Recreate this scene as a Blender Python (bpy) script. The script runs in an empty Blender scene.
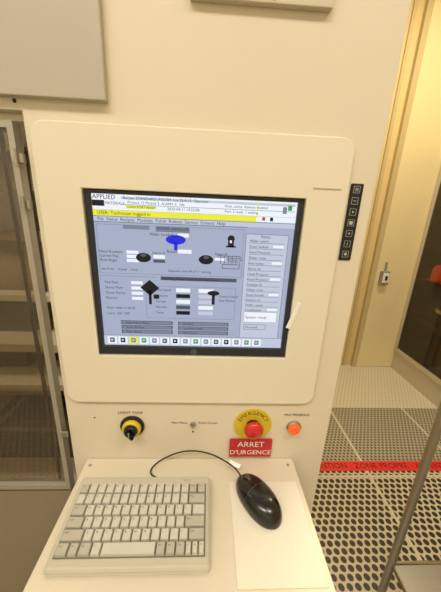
import bpy, bmesh, math, random
from mathutils import Vector, Matrix, Euler
random.seed(4)
scene=bpy.context.scene
scene.view_settings.view_transform='Standard'

# ---------------------------------------------------------------- materials
def lin(c):
    c=c/255.0
    return c/12.92 if c<=0.04045 else ((c+0.055)/1.055)**2.4
def rgb(r,g,b): return (lin(r),lin(g),lin(b),1)
MATS={}
def mat(name,col,rough=.5,metal=0,noise=0,scale=8,bump=0,coat=0,emit=None,es=0,spec=.5):
    if name in MATS: return MATS[name]
    m=bpy.data.materials.new(name); m.use_nodes=True
    nt=m.node_tree; b=nt.nodes['Principled BSDF']
    b.inputs['Base Color'].default_value=col
    b.inputs['Roughness'].default_value=rough
    b.inputs['Metallic'].default_value=metal
    b.inputs['Specular IOR Level'].default_value=spec
    b.inputs['Coat Weight'].default_value=coat
    if emit:
        b.inputs['Emission Color'].default_value=emit
        b.inputs['Emission Strength'].default_value=es
    tc=nt.nodes.new('ShaderNodeTexCoord')
    n=nt.nodes.new('ShaderNodeTexNoise'); n.inputs['Scale'].default_value=scale; n.inputs['Detail'].default_value=4
    nt.links.new(tc.outputs['Object'],n.inputs['Vector'])
    if noise:
        r=nt.nodes.new('ShaderNodeMapRange')
        r.inputs['To Min'].default_value=1-noise; r.inputs['To Max'].default_value=1+noise
        mx=nt.nodes.new('ShaderNodeVectorMath'); mx.operation='SCALE'
        mx.inputs[0].default_value=col[:3]
        nt.links.new(n.outputs['Fac'],r.inputs['Value']); nt.links.new(r.outputs['Result'],mx.inputs['Scale'])
        nt.links.new(mx.outputs[0],b.inputs['Base Color'])
    if bump:
        bp=nt.nodes.new('ShaderNodeBump'); bp.inputs['Strength'].default_value=bump; bp.inputs['Distance'].default_value=.002
        nt.links.new(n.outputs['Fac'],bp.inputs['Height']); nt.links.new(bp.outputs['Normal'],b.inputs['Normal'])
    MATS[name]=m; return m
def emat(name,col,s=1.0):
    if name in MATS: return MATS[name]
    m=bpy.data.materials.new(name); m.use_nodes=True
    b=m.node_tree.nodes['Principled BSDF']
    b.inputs['Base Color'].default_value=(0.01,0.01,0.01,1)
    b.inputs['Roughness'].default_value=.35
    b.inputs['Specular IOR Level'].default_value=.2
    b.inputs['Emission Color'].default_value=col
    b.inputs['Emission Strength'].default_value=s
    MATS[name]=m; return m

M_panel=mat('cream_powder_coat',rgb(220,209,186),.3,noise=.02,scale=3)
M_plate=mat('cream_cover_plate',rgb(227,218,196),.33,noise=.015,scale=3)
M_shelf=mat('cream_shelf_paint',rgb(214,204,182),.3,noise=.03,scale=6)
M_sign=mat('taupe_panel',rgb(182,172,157),.45)
M_dark=mat('dark_gap',rgb(45,42,38),.7)
M_bez=mat('monitor_black_plastic',rgb(34,38,44),.4)
M_wall=mat('wall_paint',rgb(224,198,138),.6,noise=.02,scale=2)
M_door=mat('door_paint',rgb(234,216,168),.45)
M_trim=mat('trim_paint',rgb(200,180,132),.5)
M_ceil=mat('ceiling_paint',rgb(235,230,215),.8)
M_steel=mat('brushed_steel',rgb(178,175,168),.3,metal=1,noise=.08,scale=30)
M_kb=mat('keyboard_beige',rgb(188,183,164),.5,noise=.03,scale=20)
M_key=mat('keycap_beige',rgb(196,193,179),.5)
M_key2=mat('keycap_grey_beige',rgb(176,172,156),.5)
M_kwell=mat('keyboard_well',rgb(114,108,92),.7)
M_ink=mat('ink_dark',rgb(34,32,30),.6)
M_mouse=mat('mouse_black_plastic',rgb(14,14,16),.25,coat=.3)
M_mouse2=mat('mouse_grey_seam',rgb(70,70,74),.35)
M_cable=mat('cable_black',rgb(22,22,24),.45)
M_yel=mat('label_yellow',rgb(214,184,36),.5)
M_red=mat('estop_red',rgb(198,34,28),.32,coat=.3)
M_redl=mat('label_red',rgb(188,38,40),.5)
M_white=mat('label_white',rgb(240,238,230),.5)
M_black=mat('knob_black',rgb(16,16,16),.35)
M_tape=mat('floor_tape_red',rgb(232,50,40),.5)
M_pad=mat('paper_mat',rgb(226,219,202),.45)

# ---------------------------------------------------------------- helpers
def empty(name,loc=(0,0,0)):
    e=bpy.data.objects.new(name,None); e.empty_display_size=.05
    scene.collection.objects.link(e); e.location=loc; return e
def addmesh(name,bm,m,parent=None,smooth=False):
    me=bpy.data.meshes.new(name); bm.normal_update(); bm.to_mesh(me); bm.free()
    if not isinstance(m,(list,tuple)): m=[m]
    for k in m: me.materials.append(k)
    if smooth:
        for p in me.polygons: p.use_smooth=True
    o=bpy.data.objects.new(name,me); scene.collection.objects.link(o)
    if parent: o.parent=parent
    return o
def bm_box(bm,x0,x1,y0,y1,z0,z1,mi=0):
    vs=[bm.verts.new((x,y,z)) for x in (x0,x1) for y in (y0,y1) for z in (z0,z1)]
    F=[(0,1,3,2),(4,6,7,5),(0,4,5,1),(2,3,7,6),(0,2,6,4),(1,5,7,3)]
    fs=[bm.faces.new([vs[i] for i in f]) for f in F]
    for f in fs: f.material_index=mi
    return fs
def box(name,x0,x1,y0,y1,z0,z1,m,parent=None,bev=0):
    bm=bmesh.new(); bm_box(bm,x0,x1,y0,y1,z0,z1)
    bmesh.ops.recalc_face_normals(bm,faces=bm.faces[:])
    if bev: bmesh.ops.bevel(bm,geom=bm.edges[:],offset=bev,segments=3,affect='EDGES',profile=.6)
    return addmesh(name,bm,m,parent)
def boxes(name,L,m,parent=None):
    bm=bmesh.new()
    for b in L: bm_box(bm,*b)
    bmesh.ops.recalc_face_normals(bm,faces=bm.faces[:])
    return addmesh(name,bm,m,parent)
def rrect(x0,x1,z0,z1,r,n=8):
    P=[]
    for cx,cz,a0 in ((x1-r,z1-r,0),(x0+r,z1-r,90),(x0+r,z0+r,180),(x1-r,z0+r,270)):
        for i in range(n+1):
            a=math.radians(a0+90*i/n); P.append((cx+r*math.cos(a),cz+r*math.sin(a)))
    return P
def plate(name,loops,yf,yb,m,parent=None,bev=0):
    cu=bpy.data.curves.new(name,'CURVE'); cu.dimensions='2D'; cu.fill_mode='BOTH'
    for L in loops:
        s=cu.splines.new('POLY'); s.points.add(len(L)-1)
        for p,(x,z) in zip(s.points,L): p.co=(x,z,0,1)
        s.use_cyclic_u=True
    cu.extrude=max(0,(yb-yf)/2-bev); cu.bevel_depth=bev; cu.bevel_resolution=2; cu.offset=-bev
    t=bpy.data.objects.new(name+'_tmp',cu); scene.collection.objects.link(t)
    dg=bpy.context.evaluated_depsgraph_get(); me=bpy.data.meshes.new_from_object(t.evaluated_get(dg))
    bpy.data.objects.remove(t); 
    me.transform(Matrix.Translation((0,(yf+yb)/2,0))@Matrix.Rotation(math.pi/2,4,'X'))
    me.materials.clear(); me.materials.append(m); me.name=name
    o=bpy.data.objects.new(name,me); scene.collection.objects.link(o)
    if parent: o.parent=parent
    return o
RX=Matrix.Rotation(math.pi/2,4,'X')
def textmesh(items,name,m,parent=None,M=None):
    bm=bmesh.new()
    for it in items:
        s,x,z,size=it[:4]; al=it[4] if len(it)>4 else 'LEFT'; rot=it[5] if len(it)>5 else 0; sx=it[6] if len(it)>6 else 1
        cu=bpy.data.curves.new('t','FONT'); cu.body=s; cu.size=size; cu.align_x=al; cu.align_y='CENTER'; cu.resolution_u=2
        t=bpy.data.objects.new('t',cu); scene.collection.objects.link(t)
        dg=bpy.context.evaluated_depsgraph_get(); me=bpy.data.meshes.new_from_object(t.evaluated_get(dg))
        bpy.data.objects.remove(t)
        me.transform(Matrix.Translation((x,z,0))@Matrix.Rotation(rot,4,'Z')@Matrix.Diagonal((sx,1,1,1)))
        bm.from_mesh(me); bpy.data.meshes.remove(me)
    bm.transform(M if M is not None else RX)
    for f in bm.faces: f.material_index=0
    return addmesh(name,bm,m,parent)
def disc(bm,cx,cz,rx,rz,y,n=32,mi=0):
    vs=[bm.verts.new((cx+rx*math.cos(2*math.pi*i/n),y,cz+rz*math.sin(2*math.pi*i/n))) for i in range(n)]
    f=bm.faces.new(vs); f.material_index=mi; f.normal_update()
    if f.normal.y>0: f.normal_flip()
def lathe(name,prof,cx,cz,m,parent=None,n=40,smooth=True,cy=0):
    bm=bmesh.new(); rings=[]
    for r,d in prof:
        if r<=1e-6: rings.append([bm.verts.new((cx,cy-d,cz))])
        else: rings.append([bm.verts.new((cx+r*math.cos(2*math.pi*i/n),cy-d,cz+r*math.sin(2*math.pi*i/n))) for i in range(n)])
    for a,b in zip(rings,rings[1:]):
        for i in range(n):
            j=(i+1)%n
            if len(a)==1 and len(b)==1: continue
            if len(a)==1: bm.faces.new((a[0],b[j],b[i]))
            elif len(b)==1: bm.faces.new((a[i],a[j],b[0]))
            else: bm.faces.new((a[i],a[j],b[j],b[i]))
    bmesh.ops.recalc_face_normals(bm,faces=bm.faces[:])
    o=addmesh(name,bm,m,parent,smooth)
    if smooth:
        md=o.modifiers.new('es','EDGE_SPLIT'); md.split_angle=math.radians(40)
    return o
def tube(name,pts,r,m,parent=None,cyc=False,kind='NURBS'):
    cu=bpy.data.curves.new(name,'CURVE'); cu.dimensions='3D'; cu.bevel_depth=r; cu.bevel_resolution=4; cu.use_fill_caps=True
    s=cu.splines.new(kind); s.points.add(len(pts)-1)
    for p,c in zip(s.points,pts): p.co=(*c,1)
    if kind=='NURBS': s.order_u=4; s.use_endpoint_u=True; s.resolution_u=10
    s.use_cyclic_u=cyc
    t=bpy.data.objects.new(name+'_tmp',cu); scene.collection.objects.link(t)
    dg=bpy.context.evaluated_depsgraph_get(); me=bpy.data.meshes.new_from_object(t.evaluated_get(dg))
    bpy.data.objects.remove(t); me.materials.clear(); me.materials.append(m)
    for p in me.polygons: p.use_smooth=True
    o=bpy.data.objects.new(name,me); scene.collection.objects.link(o)
    if parent: o.parent=parent
    return o

FZ=-1.35; CZ=1.85
# ---------------------------------------------------------------- room
def floor_material():
    m=bpy.data.materials.new('perforated_raised_floor'); m.use_nodes=True
    nt=m.node_tree; N=nt.nodes; L=nt.links; b=N['Principled BSDF']
    geo=N.new('ShaderNodeNewGeometry'); sep=N.new('ShaderNodeSeparateXYZ'); L.new(geo.outputs['Position'],sep.inputs[0])
    def mth(op,a,b_=None,c=None):
        n=N.new('ShaderNodeMath'); n.operation=op
        for i,v in enumerate((a,b_,c)):
            if v is None: continue
            if isinstance(v,(int,float)): n.inputs[i].default_value=v
            else: L.new(v,n.inputs[i])
        return n.outputs[0]
    X=sep.outputs[0]; Y=sep.outputs[1]
    def dots(sp,rad,rowf=.866,stag=.5):
        rs=sp*rowf
        yr=mth('DIVIDE',Y,rs); row=mth('FLOOR',yr); fy=mth('MULTIPLY',mth('SUBTRACT',mth('SUBTRACT',yr,row),.5),rs)
        par=mth('MULTIPLY',mth('MODULO',mth('ABSOLUTE',row),2.0),stag)
        xr=mth('ADD',mth('DIVIDE',X,sp),par); fx=mth('MULTIPLY',mth('SUBTRACT',mth('FRACT',xr),.5),sp)
        d=mth('SQRT',mth('ADD',mth('MULTIPLY',fx,fx),mth('MULTIPLY',fy,fy)))
        return mth('LESS_THAN',d,rad)
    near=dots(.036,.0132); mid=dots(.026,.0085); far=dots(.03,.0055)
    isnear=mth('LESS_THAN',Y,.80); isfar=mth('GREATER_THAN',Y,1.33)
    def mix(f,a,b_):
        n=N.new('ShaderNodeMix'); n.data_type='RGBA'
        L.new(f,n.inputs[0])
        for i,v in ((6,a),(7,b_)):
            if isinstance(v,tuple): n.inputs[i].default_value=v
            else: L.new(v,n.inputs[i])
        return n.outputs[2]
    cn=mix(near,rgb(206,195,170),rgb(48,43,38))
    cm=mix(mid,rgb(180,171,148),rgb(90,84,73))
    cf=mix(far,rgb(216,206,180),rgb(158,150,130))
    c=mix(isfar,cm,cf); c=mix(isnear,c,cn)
    sx=mth('LESS_THAN',mth('ABSOLUTE',mth('SUBTRACT',mth('FRACT',mth('DIVIDE',mth('SUBTRACT',X,.12),.6)),.5)),.012)
    sy=mth('LESS_THAN',mth('ABSOLUTE',mth('SUBTRACT',mth('FRACT',mth('DIVIDE',mth('SUBTRACT',Y,.43),.6)),.5)),.012)
    seam=mth('MAXIMUM',sx,sy)
    c=mix(seam,c,rgb(212,203,180))
    L.new(c,b.inputs['Base Color']); b.inputs['Roughness'].default_value=.4
    return m
box('floor',-2.4,2.7,-2.4,2.1,FZ-.06,FZ,floor_material())
box('wall_back',-2.4,2.7,1.97,2.07,FZ,CZ,M_wall)
box('wall_right',2.6,2.7,-2.4,1.97,FZ,CZ,M_wall)
box('wall_left',-2.4,-2.3,-2.4,1.97,FZ,CZ,M_ceil)
box('wall_front',-2.3,2.6,-2.4,-2.3,FZ,CZ,M_ceil)
box('ceiling',-2.4,2.7,-2.4,2.1,CZ,CZ+.06,M_ceil)
boxes('trim_1',[(1.43,1.455,1.955,1.97,FZ,CZ),(1.24,1.25,1.962,1.97,FZ,CZ)],M_trim)
boxes('trim_2',[(1.515,1.56,1.935,1.97,FZ,CZ)],M_trim)
box('wall_panel',1.56,2.58,1.945,1.97,FZ+.005,CZ-.05,M_door)
M_gbox=mat('grey_switch_box',rgb(150,146,136),.4)
sb=empty('wall_switch_box')
box('switch_housing',1.60,1.675,1.905,1.945,-.47,-.35,M_gbox,sb,.008)
box('switch_face',1.61,1.665,1.899,1.905,-.455,-.365,M_white,sb,.002)
box('switch_rocker',1.628,1.648,1.890,1.899,-.43,-.39,M_dark,sb,.002)
tube('switch_conduit',[(1.638,1.932,-.35),(1.638,1.932,-.30),(1.638,1.936,-.27)],.009,M_gbox,sb)
tp=empty('floor_marking_tape')
box('tape_strip',.31,1.90,.765,.832,FZ,FZ+.001,M_tape,tp)
textmesh([('ATTENTION - ZONE PROPRE - ATTENTION - ZONE PROPRE',.62,.798,.052)],'tape_print',mat('tape_ink',rgb(80,18,16),.6),tp,M=Matrix.Translation((0,0,FZ+.0015)))

M_lt=emat('luminaire_diffuser',(1,.97,.9,1),4)
def ceil_light(x,y,p,sx=1.1,sy=.3,col=(1,.915,.775)):
    e=empty('ceiling_light',(x,y,CZ))
    box('housing',-sx/2-.03,sx/2+.03,-sy/2-.03,sy/2+.03,-.04,0,M_white,e)
    box('diffuser',-sx/2,sx/2,-sy/2,sy/2,-.046,-.04,M_lt,e)
    l=bpy.data.lights.new('tube_light','AREA'); l.shape='RECTANGLE'; l.size=sx; l.size_y=sy; l.energy=p; l.color=col
    o=bpy.data.objects.new('tube_light',l); scene.collection.objects.link(o); o.parent=e; o.location=(0,0,-.06)
ceil_light(-.5,-1.3,24)
ceil_light(1.1,-1.1,18.5)
ceil_light(1.3,1.0,29,col=(1,.87,.58))
ceil_light(-1.5,-1.2,10.5)

# ---------------------------------------------------------------- process machine
mc=empty('cleanroom_process_machine')
plate('front_panel',[[(-.254,-1.33),(.2913,-1.33),(.2913,1.25),(-1.3,1.25),(-1.3,.243),(-.254,.243)],
      [(-.1775,-.1515),(-.1775,.1405),(.1775,.1405),(.1775,-.1515)]],0,.02,M_panel,mc,.0015)
boxes('side_and_back_panels',[(.2713,.2913,.02,1.2,-1.33,1.25),(-1.3,-1.28,.02,1.2,-1.33,1.25),(-1.28,.2713,1.18,1.2,-1.33,1.25),
      (-1.28,.2713,.02,1.18,1.23,1.25),(-.254,-.244,.02,.5,-1.33,.243),(-1.28,-.254,.02,.5,.233,.243)],M_panel,mc)
boxes('machine_feet',[(x,x+.06,y,y+.06,FZ,-1.33) for x in (-1.25,-.2,.2) for y in (.06,1.1)],M_dark,mc)
OUT=rrect(-.2441,.2444,-.2559,.2308,.022)
plate('screen_cover_plate',[OUT,[(-.1775,-.1515),(-.1775,.1405),(.1775,.1405),(.1775,-.1515)]],-.007,0,M_plate,mc,.0015)
box('upper_left_cover',-.75,-.129,-.012,0,.2575,.9,M_sign,mc,.002)
box('upper_centre_cover',-.012,.180,-.010,0,.3815,.62,mat('upper_cover',rgb(198,187,165),.45),mc,.002)
textmesh([('EQUIPMENT SUPPLY',.05,.3865,.006)],'cover_print',M_ink,mc,M=Matrix.Translation((0,-.0105,0))@RX)
box('plate_tab',.186,.232,-.0082,-.007,.1560,.1572,M_sign,mc)
bm=bmesh.new(); disc(bm,-.262,.254,.003,.003,-.0004); addmesh('screw_hole',bm,M_dark,mc)
bm=bmesh.new(); disc(bm,-.2,-.2985,.0022,.0016,-.0004); addmesh('paint_chip',bm,M_dark,mc)
textmesh([('LIGHT TOW',-.127,-.286,.0092,'CENTER'),('Main Menu',-.012,-.310,.0072,'RIGHT'),('Robot Screen',.012,-.310,.0072),('VAC PRESENCE',.218,-.288,.0080,'CENTER')],'panel_labels',M_ink,mc,M=Matrix.Translation((0,-.0006,0))@RX)

fs=empty('touch_button_strip')
plate('strip_base',[rrect(.2500,.2710,.042,.1670,.002,3)],-.0015,0,M_black,fs)
M_icon=mat('icon_white',rgb(185,185,182),.5)
bm=bmesh.new()
def ring(bm,x,z,h,t=.0005):
    for q in ((x-h,x+h,z-h,z-h+t),(x-h,x+h,z+h-t,z+h),(x-h,x-h+t,z-h,z+h),(x+h-t,x+h,z-h,z+h)):
        bm_box(bm,q[0],q[1],-.0018,-.0015,q[2],q[3])
IX=.2605
for i in range(7):
    z=.158-i*.0175
    ring(bm,IX,z,.0054)
    if i==0: 
        for k in (-1,0,1): bm_box(bm,IX-.0028,IX+.0028,-.0018,-.0015,z+k*.002-.0004,z+k*.002+.0004)
    if i==1 or i==4: bm_box(bm,IX-.0023,IX+.0023,-.0018,-.0015,z-.0005,z+.0005)
    if i==4 or i==5: bm_box(bm,IX-.0005,IX+.0005,-.0018,-.0015,z-.0024,z+.0024)
    if i==3: bm_box(bm,IX-.0028,IX+.0028,-.0018,-.0015,z-.0028,z+.0028)
    if i in (2,6): disc(bm,IX,z,.0026,.0026,-.0018,3 if i==2 else 16)
bmesh.ops.recalc_face_normals(bm,faces=bm.faces[:])
addmesh('button_icons',bm,M_icon,fs)

# ---------------------------------------------------------------- monitor
mo=empty('computer_monitor')
plate('bezel',[[(-.177,-.151),(.177,-.151),(.177,.140),(-.177,.140)],[(-.168,-.135),(-.168,.134),(.168,.134),(.168,-.135)]],-.001,.014,M_bez,mo,.001)
box('monitor_housing',-.170,.170,.008,.016,-.145,.137,M_bez,mo)
lathe('power_button',[(.006,0),(.006,.0012),(.0045,.0016),(0,.0016)],.0,-.1435,mat('btn_grey',rgb(70,72,78),.4),mo,cy=-.001)
SW,SH=.336,.269
def su(u): return -.168+SW*u
def sv(v): return .134-SH*v
C={'body':emat('lcd_body',rgb(164,174,198)),'white':emat('lcd_white',rgb(238,243,250)),'yellow':emat('lcd_yellow',rgb(234,236,56)),
 'grey':emat('lcd_grey',rgb(122,132,152)),'dgrey':emat('lcd_dgrey',rgb(80,86,100)),'black':emat('lcd_black',rgb(16,18,26)),'blue':emat('lcd_blue',rgb(30,36,215)),
 'light':emat('lcd_light',rgb(192,200,218)),'green':emat('lcd_green',rgb(70,150,90)),'red':emat('lcd_red',rgb(190,60,60))}
layers={k:bmesh.new() for k in C}
def R_(k,u0,v0,u1,v1,lv=1):
    b_=layers[k]; y=.006-.00035*lv
    vs=[b_.verts.new((su(u0),y,sv(v1))),b_.verts.new((su(u1),y,sv(v1))),b_.verts.new((su(u1),y,sv(v0))),b_.verts.new((su(u0),y,sv(v0)))]
    b_.faces.new(vs)
def O_(k,u0,v0,u1,v1,lv=2,t=.0025):
    R_(k,u0,v0,u1,v0+t,lv);R_(k,u0,v1-t,u1,v1,lv);R_(k,u0,v0,u0+t*.8,v1,lv);R_(k,u1-t*.8,v0,u1,v1,lv)
R_('body',0,0,1,1,0)
R_('white',0,0,1,.090); 
R_('light',.14,.012,.99,.026,2);R_('grey',.14,.055,.99,.058,2)
R_('yellow',0,.092,.80,.125);R_('white',.80,.092,1,.125)
R_('yellow',.16,.060,.30,.078,2);R_('black',.001,.036,.058,.07,3);R_('yellow',.80,.0,.805,.1,3)
R_('green',.955,.02,.975,.05,3); R_('grey',.93,.03,.95,.07,3); R_('red',.83,.095,.845,.115,3); R_('black',.87,.095,.885,.118,3)
R_('grey',0,.127,1,.130);R_('light',0,.131,1,.158)
R_('dgrey',0,.160,.76,.163)
R_('light',.755,.20,.975,.925,1);O_('dgrey',.755,.20,.975,.925,2)
for i in range(14):
    v=.235+i*.036
    R_('grey',.775,v+.02,.955,v+.023,2)
    if i%3==1: R_('white',.90,v-.004,.955,v+.014,2)
R_('white',.775,.73,.955,.80,2);O_('dgrey',.775,.82,.90,.86,3)
O_('grey',.01,.175,.745,.485,2); R_('grey',.30,.175,.47,.205,3); R_('dgrey',.30,.205,.47,.208,3)
R_('white',.41,.215,.465,.238,3);R_('grey',.14,.175,.27,.20,3)
R_('white',.41,.315,.48,.34,3)
R_('white',.15,.333,.21,.353,3);R_('white',.15,.36,.21,.380,3);R_('white',.15,.387,.21,.407,3)
R_('white',.285,.355,.345,.378,3);R_('dgrey',.285,.385,.345,.405,3);R_('white',.60,.36,.66,.378,3)
R_('dgrey',.32,.495,.72,.520,3);R_('grey',.01,.50,.30,.503,3)
for i in range(4):
    R_('white',.165,.533+i*.036,.225,.554+i*.036,3)
for i in range(5):
    R_(('white','black','white','dgrey','black')[i],.40,.573+i*.04,.475,.600+i*.04,3)
    R_('white' if i in (0,3) else 'light',.52,.573+i*.04,.60,.600+i*.04,3)
O_('grey',.24,.56,.72,.79,2)
for j in range(3):
    for i in range(2):
        R_('dgrey',.10+i*.31,.812+j*.034,.38+i*.31,.840+j*.034,3)
        R_('grey',.106+i*.31,.816+j*.034,.374+i*.31,.836+j*.034,4)
R_('light',0,.925,1,1,2);R_('grey',0,.922,1,.926,3)
for i in range(15):
    u=.02+i*.058
    R_('white' if i!=2 else 'yellow',u,.935,u+.05,.99,3)
    R_(('dgrey','black','grey','green','grey')[i%5],u+.012,.943,u+.038,.978,4)
    R_('light',u+.018,.952,u+.030,.966,5)
def D_(k,u,v,ru,rv,lv=4,n=32):
    disc(layers[k],su(u),sv(v),SW*ru,SH*rv,.006-.00035*lv,n)
D_('blue',.40,.255,.050,.030); R_('blue',.391,.27,.409,.322,4)
D_('black',.235,.375,.038,.030);D_('black',.555,.375,.038,.030);D_('dgrey',.235,.36,.015,.01,5);D_('dgrey',.555,.36,.015,.01,5)
D_('black',.68,.235,.018,.022);R_('black',.665,.25,.695,.29,4);R_('white',.674,.245,.684,.262,5);R_('black',.655,.28,.706,.29,4)
D_('black',.262,.575,.050,.055,4,4);R_('black',.255,.59,.270,.69,4);R_('black',.28,.62,.31,.65,4)
D_('black',.60,.60,.032,.017);R_('black',.592,.61,.608,.68,4)
for i in range(7): R_('black',.61+.02*i,.345+.012*(i%4),.70+.008*i,.348+.012*(i%4),4)
for i in range(6): R_('black',.63+.02*i,.34,.632+.02*i,.40,4)
O_('black',.64,.40,.73,.43,4,.003)
for k,b_ in layers.items():
    addmesh('screen_'+k,b_,C[k],mo)
def T(s,u,v,h=.02,al='LEFT'): return (s,su(u),sv(v),SH*h*1.55,al)
tx=[T('APPLIED',.005,.018,.024),T('MATERIALS',.062,.052,.015),T('Recipe: STANDARD_POLISH  Lot 23.A.12  Operator',.15,.019,.015),T('Process: 12 Module 3  ALARM: 0   Idle',.17,.043,.014),T('LOAD PORT READY',.165,.069,.013),
T('2023-04-11 14:22:08',.36,.071,.015),T('Host: online  Remote disabled',.64,.040,.014),T('Port: 2 ready  1 waiting',.64,.071,.014),T('USER: Technician logged in',.02,.108,.019),T('File  Status  Recipes  Modules  Polish  Robots  Service  Screens  Help',.02,.145,.018),
T('WAFER HANDLER',.385,.19,.016,'CENTER'),T('Wafer Loaded',.27,.226,.016),T('Robot',.355,.33,.016),T('Head Rotation',.015,.343,.016),T('Carrier Pos.',.015,.370,.016),T('Arm Angle',.015,.397,.016),
T('Station A',.28,.342,.014),T('Station B',.60,.335,.014),T('Polishing Head Controls and Sequence',.33,.508,.015),T('Pad Rate',.03,.543,.016),T('Slurry Flow',.03,.579,.016),T('Down Force',.03,.615,.016),T('Retract',.03,.651,.016),
T('Platen Speed',.29,.586,.013),T('Pressure',.29,.626,.015),T('Torque',.29,.666,.015),T('Vacuum',.29,.706,.015),T('Temp',.29,.746,.015),T('Control Select',.63,.62,.014),T('Stop Motion',.63,.65,.014),
T('Set Point    Actual    Limit',.02,.455,.014),T('Sequence step 04 of 11 running',.36,.455,.014),T('Next wafer in 00:42',.03,.72,.015),T('Cycle 128 / 500',.03,.76,.015),
T('Reset Robot Motor',.125,.826,.013),T('Lift Head',.435,.826,.013),T('Home All Axes',.125,.86,.013),T('Load Next Wafer',.435,.86,.013),T('Clear Alarms',.125,.894,.013),T('Next Screen',.435,.894,.013)]
for i in range(14): tx.append(T(random.choice(['Position 01','Head Pressure','Slurry on','Wafer count','Door locked','Conditioner','Water rinse','Axis home']),.775,.243+i*.036,.015))
tx+= [T('System ready',.78,.765,.018),T('Proceed',.785,.84,.016),T('Status',.83,.215,.017)]
textmesh(tx,'screen_text',C['black'],mo,M=Matrix.Translation((0,.0038,0))@RX)
box('paper_tag',-.0035,.0035,-.0088,-.0070,-.026,.026,M_white,mo).matrix_local=Matrix.Translation((.181,0,-.062))@Matrix.Rotation(math.radians(18),4,'Y')

# ---------------------------------------------------------------- controls
kn=empty('selector_knob')
kx,kz_=-.1243,-.318
lathe('knob_collar',[(.0245,0),(.0245,.004),(.0205,.006),(0,.006)],kx,kz_,M_black,kn)
lathe('knob_ring',[(.0190,.006),(.0190,.012),(.0165,.0145),(0,.0145)],kx,kz_,M_yel,kn)
lathe('knob_body',[(.0140,.0145),(.0130,.020),(.0115,.022),(0,.022)],kx,kz_,M_black,kn)
bm=bmesh.new(); bm_box(bm,kx-.0125,kx+.0125,-.030,-.021,kz_-.004,kz_+.004); bmesh.ops.recalc_face_normals(bm,faces=bm.faces[:]); bmesh.ops.bevel(bm,geom=bm.edges[:],offset=.002,segments=2,affect='EDGES')
bm.transform(Matrix.Translation((kx,0,kz_))@Matrix.Rotation(math.radians(60),4,'Y')@Matrix.Translation((-kx,0,-kz_)))
addmesh('knob_grip',bm,M_black,kn)
bm=bmesh.new(); bm_box(bm,kx-.001,kx+.001,-.0305,-.030,kz_-.001,kz_+.009); bmesh.ops.recalc_face_normals(bm,faces=bm.faces[:])
addmesh('knob_pointer',bm,M_gbox,kn)

tg=empty('toggle_switch')
lathe('toggle_nut',[(.0065,0),(.0065,.003),(.004,.004),(.004,.007),(0,.007)],.0006,-.3133,M_steel,tg,n=6,smooth=False)
tube('toggle_lever',[(.0006,-.005,-.3133),(.0006,-.012,-.311),(.0006,-.02,-.3065)],.0022,M_steel,tg)
bm=bmesh.new();disc(bm,.0006,-.333,.0022,.0022,-.0005);addmesh('marker_dot',bm,M_dark,tg)

es=empty('emergency_stop_button')
ex,ez=.1265,-.3135
lathe('yellow_disc',[(.040,0),(.040,.002),(0,.002)],ex,ez,M_yel,es)
lathe('stem',[(.014,.002),(.014,.012),(0,.012)],ex,ez,M_black,es)
lathe('mushroom_cap',[(.011,.008),(.0165,.011),(.0195,.014),(.0200,.018),(.0185,.022),(.013,.0255),(.006,.027),(0,.0273)],ex,ez,M_red,es)
its=[]
word='EMERGENCY'
for i,ch in enumerate(word):
    a=math.radians(155-130*i/(len(word)-1)); r=.0305
    its.append((ch,ex+r*math.cos(a),ez+r*math.sin(a),.0125,'CENTER',a-math.pi/2))
textmesh(its,'arc_text',M_ink,es,M=Matrix.Translation((0,-.0024,0))@RX)
sg=empty('emergency_stop_sign')
plate('sign_plate',[rrect(.080,.172,-.3965,-.349,.002,3)],-.0045,-.0022,M_redl,sg)
box('sign_backing',.085,.167,-.0022,0,-.392,-.354,M_redl,sg)
textmesh([('ARRET',.126,-.3625,.0195,'CENTER'),("D'URGENCE",.126,-.384,.0165,'CENTER')],'sign_text',M_white,sg,M=Matrix.Translation((0,-.0050,0))@RX)

lp=empty('indicator_lamp')
lathe('lamp_bezel',[(.0155,0),(.0155,.004),(.0125,.006),(.0125,.003),(0,.003)],.2145,-.3185,M_steel,lp)
lathe('lamp_lens',[(.0122,.002),(.0122,.009),(.010,.013),(.005,.0155),(0,.016)],.2145,-.3185,mat('lamp_orange',rgb(230,80,26),.25,emit=rgb(255,84,18),es=.6),lp)

# ---------------------------------------------------------------- shelf
SZ=-.4045
sh=empty('keyboard_shelf')
box('shelf_top',-.2242,.2225,-.262,-.0005,SZ-.018,SZ,M_shelf,sh,.0025)
boxes('shelf_brackets',[(-.20,-.19,-.22,-.0005,-.50,SZ-.018),(.19,.20,-.22,-.0005,-.50,SZ-.018)],M_shelf,sh)
for x,y in ((-.212,-.018),(.208,-.018),(-.214,-.245),(.21,-.245)):
    bm=bmesh.new(); bmesh.ops.create_cone(bm,cap_ends=True,segments=16,radius1=.0035,radius2=.003,depth=.0012,matrix=Matrix.Translation((x,y,SZ+.0006)))
    addmesh('shelf_screw',bm,M_gbox,sh)
box('mouse_pad',.078,.213,-.222,-.058,SZ,SZ+.0018,M_pad,None,.0004)

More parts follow.
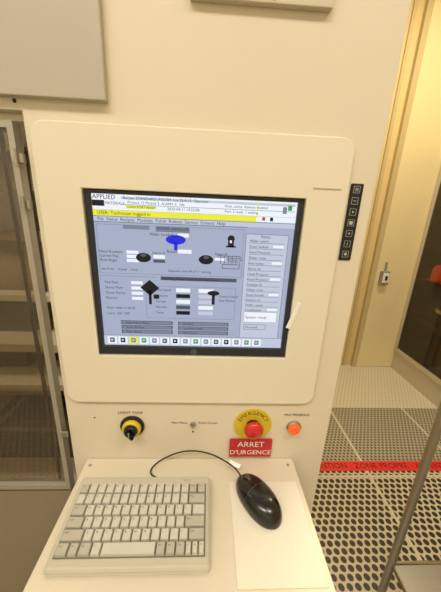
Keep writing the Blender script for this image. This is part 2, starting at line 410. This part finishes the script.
# ---------------------------------------------------------------- keyboard
kb=empty('computer_keyboard')
KX0,KX1,KY0,KY1=-.2045,.0375,-.2035,-.062
def kz(y): return SZ+.012+(y-KY0)/(KY1-KY0)*.013
bm=bmesh.new()
prof=[(KY0,SZ+.001),(KY0-.001,SZ+.006),(KY0+.004,kz(KY0)),(KY1-.004,kz(KY1)),(KY1,kz(KY1)-.004),(KY1,SZ+.001)]
vs0=[bm.verts.new((KX0,y,z)) for y,z in prof]; vs1=[bm.verts.new((KX1,y,z)) for y,z in prof]
bm.faces.new(vs0);bm.faces.new(vs1[::-1])
for i in range(len(prof)):
    j=(i+1)%len(prof); bm.faces.new((vs0[i],vs1[i],vs1[j],vs0[j]))
bmesh.ops.recalc_face_normals(bm,faces=bm.faces[:])
bmesh.ops.bevel(bm,geom=bm.edges[:],offset=.0025,segments=3,affect='EDGES')
addmesh('case',bm,M_kb,kb)
slope=math.atan2(.013,KY1-KY0)
MK=Matrix.Translation((0,KY0,SZ+.012))@Matrix.Rotation(slope,4,'X')
bm=bmesh.new(); W0,W1=KX0+.007,KX1-.007; B0,B1=.015,.125
bm_box(bm,W0,W1,B0,B1,-.001,.0006); bm.transform(MK); bmesh.ops.recalc_face_normals(bm,faces=bm.faces[:]); addmesh('key_well',bm,M_kwell,kb)
U=(W1-W0-.002)/15.0; RH=(B1-B0-.002)/6.0
rows=[
 [('Esc',1,1)]+[('F%d'%i,1,0) for i in range(1,13)]+[('Num',1,1),('Prt',1,1)],
 [('`',1,0)]+[(c,1,0) for c in '1234567890-=']+[('Bksp',2-.0,1)],
 [('Tab',1.5,1)]+[(c,1,0) for c in 'QWERTYUIOP[]']+[('\\',1.5,0)],
 [('Caps',1.75,1)]+[(c,1,0) for c in "ASDFGHJKL;'"]+[('Enter',2.25,1)],
 [('Shift',2.25,1)]+[(c,1,0) for c in 'ZXCVBNM,./']+[('^',1,0),('Shift',1.75,1)],
 [('Ctrl',1.25,1),('Fn',1,1),('Alt',1.25,1),('\\',1,0),('',5.5,0),('Alt',1,1),('Ins',1,1),('Del',1,1),('<',.67,0),('v',.67,0),('>',.66,0)],
]
bmk=bmesh.new(); leg=[]
def keycap(bm,x0,x1,y0,y1,mi):
    g=.0006; ins=.0019; h=.0062
    a=[(x0+g,y0+g),(x1-g,y0+g),(x1-g,y1-g),(x0+g,y1-g)]
    b_=[(x0+ins,y0+ins*.9),(x1-ins,y0+ins*.9),(x1-ins,y1-ins*1.2),(x0+ins,y1-ins*1.2)]
    v0=[bm.verts.new((x,y,.0007)) for x,y in a]; v1=[bm.verts.new((x,y,h*.85)) for x,y in [( (p[0]*.35+q[0]*.65),(p[1]*.35+q[1]*.65)) for p,q in zip(a,b_)]]; v2=[bm.verts.new((x,y,h)) for x,y in b_]
    fs=[bm.faces.new(v2)]
    for p,q in ((v0,v1),(v1,v2)):
        for i in range(4):
            j=(i+1)%4; fs.append(bm.faces.new((p[i],p[j],q[j],q[i])))
    for f in fs: f.material_index=mi
for r,row in enumerate(rows):
    x=W0+.001; y1=B1-.001-r*RH; y0=y1-RH
    tot=sum(k[1] for k in row); sc=15.0/tot
    for s,w,mi in row:
        w=w*sc*U
        keycap(bmk,x,x+w,y0,y1,mi)
        if s: leg.append((s,x+.0036,y1-.0062,.0048 if len(s)==1 else .0033))
        x+=w
bmk.transform(MK); addmesh('keys',bmk,[M_key,M_key2],kb)
textmesh(leg,'key_legends',M_ink,kb,M=MK@Matrix.Translation((0,0,.0064)))
textmesh([('= = =',KX1-.05,.132,.006)],'status_marks',M_ink,kb,M=MK@Matrix.Translation((0,0,.0005)))
boxes('rear_feet',[(KX0+.02,KX0+.035,KY1-.02,KY1-.012,SZ,SZ+.003),(KX1-.035,KX1-.02,KY1-.02,KY1-.012,SZ,SZ+.003),(KX0+.02,KX0+.035,KY0+.012,KY0+.02,SZ,SZ+.003),(KX1-.035,KX1-.02,KY0+.012,KY0+.02,SZ,SZ+.003)],M_dark,kb)

# ---------------------------------------------------------------- mouse
ms=empty('computer_mouse')
p0=Vector((.1005,-.0470)); p1=Vector((.1560,-.1430)); cc=(p0+p1)/2
ang=math.atan2((p0-p1).y,(p0-p1).x)-math.pi/2
MM=Matrix.Translation((cc.x,cc.y,SZ+.0016))@Matrix.Rotation(ang,4,'Z')
Ls=(p0-p1).length/2
def mshape(u,v):
    hw=.0300*(max(0,1-abs(u)**2.6))**.5*(1-.07*max(0,u))
    hh=.0335*(max(0,1-abs(u)**2.4))**.55*(1-.28*(u*.5+.5)**1.2)
    c=math.cos(v); s=math.sin(v)
    return (hw*math.copysign(abs(c)**.8,c),Ls*u,.001+hh*s**.85)
bm=bmesh.new(); nu,nv=36,24; G=[]
for i in range(nu+1):
    u=-math.cos(math.pi*i/nu)
    G.append([bm.verts.new(mshape(u,math.pi*j/nv)) for j in range(nv+1)])
for i in range(nu):
    for j in range(nv): bm.faces.new((G[i][j],G[i][j+1],G[i+1][j+1],G[i+1][j]))
    bm.faces.new((G[i][0],G[i+1][0],G[i+1][nv],G[i][nv]))
bmesh.ops.remove_doubles(bm,verts=bm.verts[:],dist=1e-5)
bmesh.ops.recalc_face_normals(bm,faces=bm.faces[:]); bm.transform(MM)
addmesh('mouse_shell',bm,M_mouse,ms,True)
def mp(u,v,off=.0001):
    x,y,z=mshape(u,v); return tuple(MM@Vector((x,y,z+off)))
tube('button_seam',[mp(u,math.pi/2) for u in (.97,.85,.7,.5,.3,.15)],.0005,M_mouse2,ms)
tube('button_back_seam',[mp(.15-.12*abs(math.cos(v))**2,v) for v in [math.pi*k/12 for k in range(1,12)]],.0005,M_mouse2,ms)
bm=bmesh.new(); x,y,z=mshape(.55,math.pi/2)
bmesh.ops.create_cone(bm,cap_ends=True,segments=24,radius1=.0085,radius2=.0085,depth=.0065,matrix=MM@Matrix.Translation((0,y,z-.005))@Matrix.Rotation(math.pi/2,4,'Y'))
addmesh('scroll_wheel',bm,M_mouse2,ms,True)
fr=mp(.96,math.pi/2,-.004)
tube('mouse_cable',[fr,(.094,-.038,-.391),(.075,-.028,-.386),(.050,-.017,-.379),(.018,-.010,-.374),(-.020,-.009,-.375),(-.050,-.012,-.386),(-.075,-.018,-.398),(-.086,-.034,-.4015),(-.078,-.046,-.4018),(-.060,-.052,-.402),(-.03,-.053,-.402)],.0015,M_cable,ms)
box('cable_tag',-.012,.012,-.004,.004,-.0006,.0006,M_white,ms).matrix_local=Matrix.Translation((.090,-.032,-.3865))@Matrix.Rotation(math.radians(-28),4,'Z')@Matrix.Rotation(math.radians(35),4,'X')

# ---------------------------------------------------------------- left module
M_int=mat('chamber_interior',rgb(150,138,116),.6,noise=.08,scale=5)
M_int2=mat('chamber_metal',rgb(206,198,180),.35,metal=.2)
M_int3=mat('chamber_dark_parts',rgb(92,84,72),.5)  # darker tone for the uprights and units
ch=empty('process_chamber')
box('chamber_back',-1.28,-.256,.30,.31,-1.3,.23,M_int,ch)
box('chamber_floor',-1.28,-.256,.03,.30,-.60,-.58,M_int2,ch)
boxes('chamber_rails',[(-1.28,-.28,.18,.22,-.115,-.100),(-1.28,-.28,.13,.30,-.225,-.205),(-1.28,-.28,.10,.30,-.31,-.295),(-1.28,-.28,.26,.30,.02,.05),(-1.28,-.28,.24,.30,-.43,-.40)],M_int2,ch)
boxes('chamber_uprights',[(-.60,-.57,.1,.14,-.58,.23),(-.40,-.385,.2,.22,-.58,.23)],M_int3,ch)
boxes('chamber_units',[(-.56,-.42,.20,.30,-.205,-.13),(-.36,-.29,.22,.30,-.205,-.15),(-.55,-.30,.16,.30,-.58,-.45),(-.52,-.44,.18,.24,-.295,-.25),(-.55,-.36,.22,.30,.05,.14)],M_int3,ch)
boxes('chamber_lower_panel',[(-1.28,-.262,.0,.02,-1.3,-.50)],mat('lower_panel',rgb(138,126,104),.5),ch)
l=bpy.data.lights.new('chamber_fill','AREA'); l.shape='RECTANGLE'; l.size=.6; l.size_y=.04; l.energy=2.0; l.color=(1,.92,.78)  # added fill to brighten the chamber interior, no known fitting
o=bpy.data.objects.new('chamber_fill',l); scene.collection.objects.link(o); o.parent=ch; o.location=(-.65,.08,.205)
box('chamber_fill_housing',-.97,-.33,.04,.12,.208,.228,M_white,ch)  # made-up housing above the added chamber fill
gd=empty('clear_access_door')
def glass(name,col,alpha,gcol=(.8,.8,.8,1),rough=.05):
    m=bpy.data.materials.new(name); m.use_nodes=True; nt=m.node_tree; nt.nodes.clear()
    o=nt.nodes.new('ShaderNodeOutputMaterial'); mx=nt.nodes.new('ShaderNodeMixShader'); t=nt.nodes.new('ShaderNodeBsdfTransparent'); g=nt.nodes.new('ShaderNodeBsdfGlossy')
    t.inputs[0].default_value=col; g.inputs['Color'].default_value=gcol; g.inputs['Roughness'].default_value=rough; mx.inputs[0].default_value=alpha
    nt.links.new(t.outputs[0],mx.inputs[1]);nt.links.new(g.outputs[0],mx.inputs[2]);nt.links.new(mx.outputs[0],o.inputs[0]); return m
M_gl=glass('smoked_acrylic',rgb(222,214,198),.12)
box('acrylic_pane',-1.25,-.277,.004,.010,-.475,.22,M_gl,gd)
M_fr=mat('door_frame_metal',rgb(178,172,158),.35,metal=.5)
boxes('door_edges',[(-.277,-.268,-.004,.014,-.49,.228),(-1.26,-.277,-.002,.014,.219,.228),(-1.26,-.277,-.004,.014,-.49,-.478),(-1.26,-1.25,-.002,.014,-.478,.219)],M_fr,gd)
boxes('inner_frame',[(-.300,-.294,.010,.014,-.478,.219)],mat('inner_strip',rgb(96,88,76),.5),gd)
for z in (.178,.112):
    box('hinge',-.274,-.257,-.010,-.0005,z-.007,z+.007,M_steel,gd,.002)
    tube('hinge_pin',[(-.266,-.012,z-.012),(-.266,-.012,z),(-.266,-.012,z+.012)],.003,M_steel,gd)
box('door_latch',-.270,-.256,-.006,-.0005,-.345,-.330,M_steel,gd,.002)

# ---------------------------------------------------------------- glass-fronted cabinet on the right
cb=empty('glass_front_cabinet')
X0,X1,Y0,Y1=1.93,2.58,.45,1.94
M_cab=mat('cabinet_steel',rgb(205,196,174),.35,metal=.2)
M_cin=mat('cabinet_inside',rgb(66,54,44),.6)
boxes('cabinet_shell',[(X0,X1,Y0,Y1,FZ,-1.15),(X0,X1,Y0,Y1,.62,.72),(X0,X1,Y0,Y0+.03,-1.15,.62),(X0,X1,Y1-.02,Y1,-1.15,.62)],M_cab,cb)
boxes('cabinet_lining',[(X1-.02,X1,Y0+.03,Y1-.03,-1.15,.62),(X0+.01,X1-.02,Y1-.03,Y1-.02,-1.15,.62),(X0+.01,X1-.02,Y0+.03,Y1-.03,-1.15,-1.14)],M_cin,cb)
boxes('door_frames',[(X0-.02,X0,Y1-.035,Y1,-1.15,.62),(X0-.02,X0,Y0,Y0+.07,-1.15,.62),(X0-.02,X0,1.10,1.15,-1.15,.62),(X0-.02,X0,Y0+.07,1.10,-1.15,-1.11),(X0-.02,X0,1.15,Y1-.035,-1.15,-1.11),(X0-.02,X0,Y0+.07,1.10,.58,.62),(X0-.02,X0,1.15,Y1-.035,.58,.62)],M_cab,cb)
box('cabinet_glass',X0-.012,X0-.008,Y0+.07,Y1-.035,-1.11,.58,glass('dark_glass',rgb(170,152,130),.10),cb)
boxes('cabinet_shelves',[(X0+.03,X1-.02,Y0+.03,Y1-.03,z,z+.02) for z in (-.80,-.42,-.12,.22)],M_cab,cb)
M_or=mat('amber_glow_unit',rgb(240,130,60),.3,emit=rgb(255,120,50),es=1.3)  # emission puts the cabinet's orange light into bottle shapes that are no lamps
M_gr=mat('equipment_grey',rgb(160,158,150),.35)
bm=bmesh.new()
for i in range(9):
    y=.60+i*.155; bmesh.ops.create_cone(bm,cap_ends=True,segments=20,radius1=.04,radius2=.04,depth=.10,matrix=Matrix.Translation((X0+.12,y,-.40+.05)))
    bmesh.ops.create_cone(bm,cap_ends=True,segments=20,radius1=.04,radius2=.018,depth=.035,matrix=Matrix.Translation((X0+.12,y,-.40+.1175)))
addmesh('amber_light_bottles',bm,M_or,cb,False)
L=[]
for z,h in ((-.78,.22),(-.10,.20),(.24,.18),(-1.14,.20)):
    for i in range(5):
        y=.55+i*.27; L.append((X0+.10,X0+.40,y,y+.20,z,z+h*(.8+.2*(i%2))))
boxes('stored_instruments',L,M_gr,cb)
L2=[]
for z in (-.66,.02,.34):
    for i in range(5): L2.append((X0+.094,X0+.10,.58+i*.27,.64+i*.27,z,z+.03))
boxes('instrument_displays',L2,emat('display_glow',rgb(235,215,170),1.2),cb)
l=bpy.data.lights.new('cabinet_fill','AREA'); l.shape='RECTANGLE'; l.size=.05; l.size_y=1.2; l.energy=4; l.color=(1,.85,.62)  # added fill so the contents show through the dark glass
o=bpy.data.objects.new('cabinet_fill',l); scene.collection.objects.link(o); o.parent=cb; o.location=(X0+.06,1.2,.60)
tube('cabinet_handle',[(X0-.02,1.20,-1.0),(X0-.06,1.20,-1.0),(X0-.06,1.20,-.6),(X0-.02,1.20,-.6)],.010,M_steel,cb,kind='POLY')

# ---------------------------------------------------------------- steel trolley bottom-right
ct=empty('stainless_trolley')
cx0,cx1,cy0,cy1=.70,1.15,-.35,.15
for i,(x,y) in enumerate(((cx0,cy1),(cx1,cy1),(cx0,cy0),(cx1,cy0))):
    tube('post_%d'%(i+1),[(x,y,FZ+.09),(x,y,-.9),(x,y,-.25)],.0125,M_steel,ct,kind='POLY')
    lathe('caster_%d'%(i+1),[(0,-.014),(.04,-.014),(.045,-.008),(.045,.008),(.04,.014),(0,.014)],x,FZ+.045,M_dark,ct,cy=y)
    box('caster_fork_%d'%(i+1),x-.018,x+.018,y-.020,y+.020,FZ+.088,FZ+.10,M_steel,ct)
for k,z in enumerate((-1.05,-.28)):
    tube('rail_%d'%(k+1),[(cx0,cy0,z),(cx1,cy0,z),(cx1,cy1,z),(cx0,cy1,z)],.008,M_steel,ct,cyc=True,kind='POLY')
    box('tray_%d'%(k+1),cx0,cx1,cy0,cy1,z-.006,z,mat('tray_steel',rgb(150,148,142),.35,metal=.8),ct)

w=bpy.data.worlds.new('world'); scene.world=w; w.use_nodes=True
w.node_tree.nodes['Background'].inputs[0].default_value=(1,.96,.9,1); w.node_tree.nodes['Background'].inputs[1].default_value=.3
cam=bpy.data.cameras.new('camera'); co=bpy.data.objects.new('camera',cam); scene.collection.objects.link(co); scene.camera=co
cam.sensor_fit='VERTICAL'; cam.sensor_height=24; cam.lens=24*275.8/592; cam.clip_start=.01
co.location=(.0218,-.4728,.1173); co.rotation_euler=(1.2677,-.0425,-.0385)
